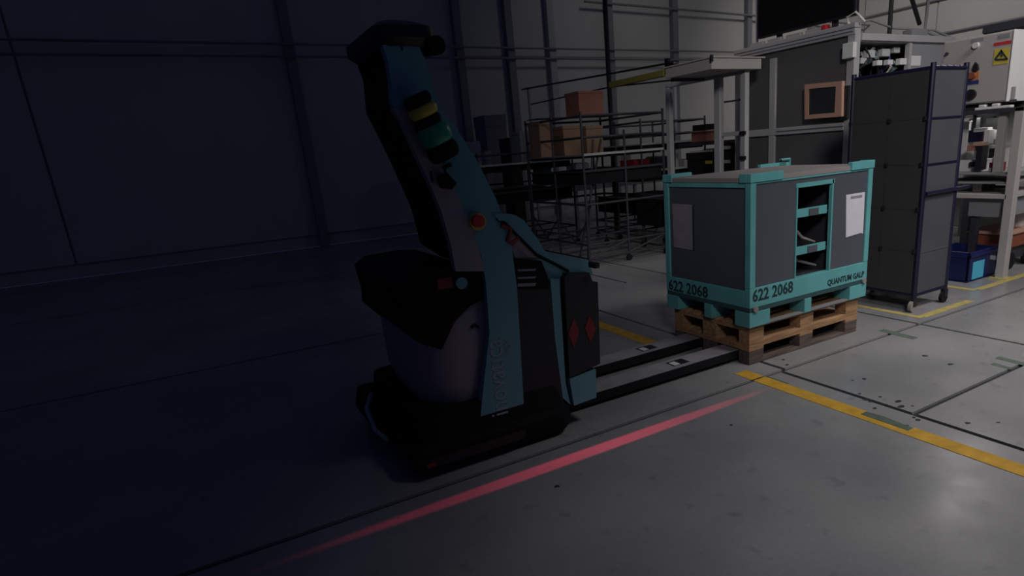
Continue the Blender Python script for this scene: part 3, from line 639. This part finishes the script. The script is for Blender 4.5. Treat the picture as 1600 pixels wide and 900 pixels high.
# fixtures on the bench
def fx(name, label, cat, parts, loc, group='fixtures on the workbench'):
    r = thing(name, label, cat, loc, group)
    for n_, mm, u0, v0, u1, v1, x, dp in parts: pbox(n_, mm, r, u0, v0, u1, v1, 'x', x, dp, .004)
    return r
SZ = 1.041
def rest(r, z):
    "let the lowest part of r stand on height z"
    lo = min((c.location.z+v.co.z) for c in r.children for v in c.data.vertices)
    for c in r.children: c.location.z += z-(r.location.z+lo)
fx('test_fixture', 'pale fixture with black round knob at the left of the bench shelf', 'fixture', [('body', WHITE, 1497, 250, 1534, 269, 7.0, .25), ('column', WHITE, 1500, 190, 1512, 250, 7.1, .15), ('knob', BLACK, 1514, 253, 1522, 261, 6.97, .03)], (7.1, 3.5, SZ))
fx('camera_module', 'dark blue camera module hanging at the upper bench', 'module', [('body', NAVY, 1513, 203, 1535, 222, 7.1, .2), ('white_bracket', WHITE, 1521, 200, 1543, 206, 7.08, .1), ('arm', WHITE, 1537, 203, 1545, 225, 7.05, .1), ('suspension', DARKSTEEL, 1520, 170, 1526, 203, 7.15, .08)], (7.1, 3.45, 1.45))
fx('clamp_jig', 'orange-beige clamp jig in the middle of the bench', 'jig', [('frame', CARDR, 1511, 226, 1522, 236, 6.88, .1), ('frame', PINKF, 1520, 222, 1536, 228, 6.87, .1), ('core', BLACK, 1524, 228, 1534, 266, 6.88, .11)], (7.05, 3.45, 1.2))
fx('red_tool', 'red plastic tool with white tip standing on the bench shelf', 'tool', [('body', DRED, 1545, 254, 1562, 268, 6.95, .12), ('tip', WHITE, 1550, 245, 1555, 255, 6.95, .05), ('foot', WHITE, 1544, 262, 1548, 268, 6.94, .05)], (7.0, 3.25, SZ))
fx('spindle_unit', 'black spindle unit with grey collar behind the bench upright', 'tool', [('body', BLACK, 1540, 184, 1560, 203, 7.33, .15), ('collar', PILLAR, 1545, 203, 1558, 218, 7.33, .12), ('lower', BLACK, 1545, 232, 1560, 247, 7.33, .12), ('ring', CAB, 1542, 226, 1568, 232, 7.32, .14), ('suspension', PILLARD, 1548, 168, 1553, 186, 7.38, .05)], (7.15, 3.3, 1.4))
fx('small_motor', 'dark small motor on the lower bench shelf', 'motor', [('body', BLACK, 1534, 286, 1546, 298, 6.98, .12), ('cap', PILLAR, 1520, 283, 1534, 299, 6.98, .15), ('rod', BLACK, 1546, 290, 1570, 294, 7.0, .04)], (7.0, 3.35, .95))
# blue crate
cr = thing('plastic_crate', 'dark blue plastic crate with pale blue label on the floor by the workbench', 'crate', (6.75, 3.33, 0))
cx0, cx1, cyy0, cyy1, ch = 6.42, 6.95, 3.20, 3.62, .30
for a, c in (((cx0, cyy0, .01), (cx0+.02, cyy1, ch)), ((cx1-.02, cyy0, .01), (cx1, cyy1, ch)), ((cx0, cyy0, .01), (cx1, cyy0+.02, ch)), ((cx0, cyy1-.02, .01), (cx1, cyy1, ch))):
    obj('crate_wall', B(a, c, .004), BLUE, cr)
obj('crate_bottom', B((cx0, cyy0, 0), (cx1, cyy1, .02)), BLUE, cr)
for a, c in (((cx0-.012, cyy0-.012, ch-.05), (cx1+.012, cyy0+.012, ch-.02)), ((cx0-.012, cyy0-.012, ch-.05), (cx0+.012, cyy1+.012, ch-.02))):
    obj('rim', B(a, c, .003), BLUE, cr)
pbox('label', CYAN, cr, 1520, 408, 1537, 434, 'y', cyy0-.004, .004)
# brown low trolley behind post
bt = thing('low_trolley', 'rusty brown low trolley with dark wheel behind the workbench post', 'trolley', (7.6, 3.5, 0))
obj('deck', B((7.15, 3.20, .24), (7.83, 3.60, .38), .01), BROWN, bt); obj('top_edge', B((7.12, 3.18, .38), (7.84, 3.62, .41), .008), PINKF, bt)
obj('chassis', B((7.2, 3.24, .10), (7.78, 3.56, .24)), DARKSTEEL, bt)
for x in (7.3, 7.68):
    for y in (3.22, 3.54): obj('wheel', T([(x, y, .09), (x, y+.04, .09)], .09, 16), MATTE, bt, True)
# machinery farther right
fm = thing('press_machine', 'pale grey press machine beyond the workbench at the right edge', 'machine', (9.6, 4.2, 0))
obj('base', B((9.0, 3.7, .15), (10.2, 5.2, .75), .02), CAB, fm); obj('column', B((9.5, 3.9, .75), (10.2, 4.9, 2.0), .02), CAB, fm)
for x in (9.1, 10.0):
    for y in (3.8, 5.1): obj('foot', T([(x, y, 0), (x, y, .15)], .05, 10), DARKSTEEL, fm)
obj('control_face', B((9.47, 4.0, 1.2), (9.5, 4.6, 1.6)), GREYP, fm); obj('guide', B((9.2, 4.3, .75), (9.3, 4.5, 1.8)), PILLARD, fm)
f2 = thing('packing_bench', 'grey packing bench with blue film roll at the right frame edge', 'workbench', (8.3, 3.4, 0))
obj('table_top', B((7.85, 3.1, .80), (9.0, 3.6, .86), .006), CAB, f2)
for x in (7.9, 8.9):
    for y in (3.14, 3.52): obj('leg', B((x, y, 0), (x+.06, y+.06, .80)), ALU, f2)
obj('upright', B((7.9, 3.12, .86), (7.98, 3.2, 2.3), .006), CAB, f2); obj('upright', B((8.8, 3.12, .86), (8.88, 3.2, 2.3), .006), CAB, f2)
obj('upper_shelf', B((7.9, 3.14, 1.9), (8.9, 3.5, 1.95)), CAB, f2)
obj('lower_shelf', B((7.9, 3.14, .4), (8.9, 3.55, .43)), PILLARD, f2)
fr_ = thing('film_roll', 'blue film roll with black end on the packing bench', 'roll', (8.1, 3.25, .86), None)
obj('roll', T([(8.0, 3.25, .935), (8.35, 3.25, .935)], .074, 16), BLUEP, fr_, True); obj('roll_core', T([(7.97, 3.25, .935), (8.38, 3.25, .935)], .03, 12), BLACK, fr_, True)

# ------------------------------------------------------------------ tube wagons in the middle
def tube_wagon(label, x0, x1, y0, y1, h, shelves, group, brace=True, rails=()):
    r = thing('tube_wagon', label, 'wagon', ((x0+x1)/2, (y0+y1)/2, 0), group)
    xm, ymid = (x0+x1)/2, (y0+y1)/2
    for x, y in ((x0, y0), (xm, y0), (x1, y0), (x0, ymid), (x0, y1), (x1, y1)):
        hh = h if (x, y) != (xm, y0) else h-.25
        obj('post', T([(x, y, .09), (x, y, hh)], .017, 8), DARKSTEEL, r, True)
        obj('caster', T([(x, y-.015, .045), (x, y+.015, .045)], .045, 12), MATTE, r, True)
    for z in (.11, .30):
        for a, c in (((x0, y0, z), (x1, y0, z)), ((x0, y1, z), (x1, y1, z)), ((x0, y0, z), (x0, y1, z)), ((x1, y0, z), (x1, y1, z)), ((x0, ymid, z), (x1, ymid, z))):
            obj('rail', T([a, c], .014, 8), DARKSTEEL, r, True)
    for a, c in (((x0, y0, h-.05), (x1, y0, h-.05)), ((x0, y0, h-.05), (x0, y1, h-.05)), ((x0, y1, h-.05), (x1, y1, h-.05)), ((x1, y0, h-.05), (x1, y1, h-.05))):
        obj('rail', T([a, c], .016, 8), DARKSTEEL, r, True)
    if brace:
        for a, c in (((x0, y0, .62), (x0, y0+.35, .32)), ((x0, y0+.35, .32), (x0, ymid, .62)), ((x0, ymid, .62), (x0, y1-.4, .32)), ((x0, y1-.4, .32), (x0, y1, .62)), ((x0, y0, .12), (xm, y0, .30)), ((xm, y0, .12), (x1, y0, .30))):
            obj('brace', T([a, c], .012, 8), DARKSTEEL, r, True)
        for k in (.18, .6): obj('slant_post', T([(x0+.03, y0+k*.5, .1), (x0+.15+k*.3, y0+.05, h-.35)], .015, 8), DARKSTEEL, r, True)
    for z in rails:
        for a, c in (((x0, y0, z), (x1, y0, z)), ((x0, y0, z), (x0, y1, z)), ((x0, y1, z), (x1, y1, z)), ((x1, y0, z), (x1, y1, z))):
            obj('rail', T([a, c], .016, 8), DARKSTEEL, r, True)
    for z, t, pale_track in shelves:
        s = obj('tray', B((x0+.02, y0+.03, z), (x1-.02, y1-.03, z+t), .005), MATTE, r)
        obj('roller_track', B((x0, y0-.015, z+t), (x1, y0+.02, z+t+.03)), PILLAR if pale_track else DARKSTEEL, s)  # pale tracks are grey, the others dark steel
        obj('roller_track', B((x0-.015, y0, z+t), (x0+.02, y1, z+t+.02)), PILLARD if pale_track else DARKSTEEL, s)
    return r
tube_wagon('black tube wagon with braced base nearest behind the teal container', 4.46, 5.80, 7.10, 8.65, 2.02, ((1.10, .16, 0), (1.44, .03, 1)), 'black tube wagons', True, (1.70, .84))
tube_wagon('black tube wagon farther left, just behind the mast of the teal truck', 3.9, 5.62, 9.3, 10.9, 1.62, ((.80, .16, 0), (1.30, .10, 1)), 'black tube wagons', False, (1.05,))
tube_wagon('black tube wagon behind the open aluminium frame', 6.25, 7.6, 8.2, 9.6, 1.95, ((.45, .26, 1), (.98, .15, 1), (1.45, .10, 1)), 'black tube wagons', False, (1.70,))
G = 'cartons standing among the tube wagons'
def sit(name, label, cat, mm, u0, v0, u1, y, dp, z0, group=G):
    "a carton that stands on height z0, its front at y, sides and top measured in the photo"
    a, b = at(u0, v0, 'y', y), at(u1, v0, 'y', y); z1 = max(a.z, b.z)
    r = thing(name, label, cat, ((a.x+b.x)/2, y+dp/2, z0), group); h_ = z1-z0
    obj('body', B((a.x+.006, y+.006, z0), (b.x-.006, y+dp-.006, z1-h_*.1), .006), mm, r)
    obj('lid_flap', B((a.x, y, z1-h_*.1), (b.x, y+dp/2-.003, z1), .003), mm, r); obj('lid_flap', B((a.x, y+dp/2+.003, z1-h_*.1), (b.x, y+dp, z1-.002), .003), mm, r)
    if z0 == 0: obj('plinth', B((a.x-.02, y-.02, 0), (b.x+.02, y-.001, .12)), DARKSTEEL, r)
    return r
ZT1 = 1.4725
sit('carton', 'reddish carton standing highest above the tube wagons', 'box', CARDR, 903, 142, 943, 8.2, .4, 2.03)
w1 = bpy.data.objects['tube_wagon']; obj('top_slat', B((4.44, 8.25, 2.018), (5.82, 8.55, 2.029)), DARKSTEEL, w1)
sit('carton', 'brown carton at the left end of the braced wagon', 'box', CARD, 841, 190, 862, 8.2, .35, ZT1)
sit('carton', 'brown carton in the middle of the braced wagon', 'box', CARD, 879, 197, 908, 8.2, .35, ZT1)
sit('carton', 'narrow tan carton at the right of the braced wagon', 'box', CARD, 915, 197, 942, 8.2, .35, ZT1)
sit('grey_box', 'pale grey box left of the brown cartons, on the farther wagon', 'box', CAB, 811, 205, 840, 9.9, .4, 1.4225)
sit('plastic_tub', 'dark red tub on the tube wagon behind the frame', 'tub', DRED, 990, 250, 1016, 8.5, .4, 1.1525)
sit('plastic_tub', 'teal tub on the tray of the wagon behind the truck mast', 'tub', TEAL, 844, 262, 862, 9.9, .3, .983)
sit('machine_cabinet', 'pale grey cabinet by the back wall behind the mast', 'cabinet', PILLAR, 722, 222, 750, 12.2, .5, 0)
sit('machine_cabinet', 'grey tall machine housing against the back wall', 'cabinet', PILLARD, 756, 180, 790, 12.9, .6, 0)
sit('machine_cabinet', 'black machine block between the two grey cabinets and the wagons', 'cabinet', BLACK, 795, 215, 812, 11.8, .5, 0)
sit('spool_stand', 'narrow white stand left behind the mast', 'stand', CAB, 757, 236, 768, 11.5, .2, 0)

# dark low table right of braced wagon
lt = thing('low_cart', 'dark low cart with black tub behind the left edge of the teal container', 'cart', (6.3, 7.5, 0))
obj('tub', B((5.95, 7.25, .35), (6.52, 8.0, .74), .02), MATTE, lt); obj('tub_rim', B((5.92, 7.22, .72), (6.55, 8.03, .76), .008), BLACK, lt)
for x in (6.0, 6.45):
    for y in (7.3, 7.9): obj('leg', T([(x, y, .05), (x, y, .36)], .02, 8), DARKSTEEL, lt); obj('wheel', T([(x, y-.02, .05), (x, y+.02, .05)], .05, 12), MATTE, lt)
tag(obj('white_cloth', MB().loft([rrect(5.93, 7.12, 6.02, 7.20, .03, .38), rrect(5.95, 7.13, 6.10, 7.21, .03, .46), rrect(6.0, 7.14, 6.12, 7.2, .02, .5)]), WHITE, lt, True))
# machine row farther back
mr = thing('machine_row', 'long dark low conveyor with grey top along the back of the hall', 'conveyor', (8.2, 11.5, 0))
obj('bed', B((6.6, 11.0, .75), (11.5, 11.9, .95), .01), PILLARD, mr); obj('belt', B((6.6, 11.05, .95), (11.5, 11.85, .98)), CAB, mr)
for x in (6.7, 8.2, 9.7, 11.2):
    for y in (11.05, 11.8): obj('leg', B((x, y, 0), (x+.06, y+.06, .75)), ALU, mr)
for x, h_, mm, lab in ((7.0, .30, PILLAR, 'mid grey housing at the left end of the back conveyor'), (7.7, .18, DARKSTEEL, 'flat dark steel housing right of the grey end one on the back conveyor'),
                      (8.4, .42, CAB, 'tall pale housing in the middle of the back conveyor'), (9.1, .30, BLACK, 'black housing right of the tall pale one on the back conveyor'),
                      (9.9, .18, CAB, 'flat pale housing right of the black one on the back conveyor'), (10.8, .36, DARKSTEEL, 'dark steel housing at the right end of the back conveyor')):
    t_ = thing('conveyor_unit', lab, 'machine', (x, 11.4, .98), 'housings on the back conveyor')
    obj('housing', B((x-.15, 11.2, .98), (x+.18, 11.6, .98+h_), .01), mm, t_); obj('cover', B((x-.12, 11.22, .98+h_), (x+.14, 11.58, 1.0+h_), .005), PILLARD, t_)

# ------------------------------------------------------------------ overhead gantry with yellow beam
GX = 7.0
gt = thing('overhead_rail', 'dark overhead rail on a tall black pole with a yellow beam', 'gantry', (GX, 10.1, 0))
obj('pole', T([(GX, 10.07, 0), (GX, 10.07, 6)], .045, 10), BLACK, gt, True)
obj('rail', T([(GX, 13.6, 2.98), (GX, 8.25, 2.78)], .018, 8), DARKSTEEL, gt, True)
obj('rail', T([(GX, 13.2, 2.62), (GX, 10.0, 2.62), (GX, 8.3, 2.52)], .014, 8), DARKSTEEL, gt, True)
obj('yellow_beam', B((GX-.05, 8.45, 2.60), (GX+.05, 10.02, 2.70), .01), mat('dull_yellow_beam', (.36, .30, .07), .6), gt)
obj('hook', B((GX-.03, 8.36, 2.62), (GX+.03, 8.44, 2.86), .005), BLACK, gt); obj('trolley', B((GX-.05, 8.2, 2.68), (GX+.05, 8.34, 2.76), .01), BLACK, gt)
obj('rear_post', B((GX, 13.3, 0), (GX+.05, 13.35, 3.0)), ALU, gt)
obj('front_post', B((GX, 8.25, 0), (GX+.05, 8.30, 2.78)), ALU, gt)
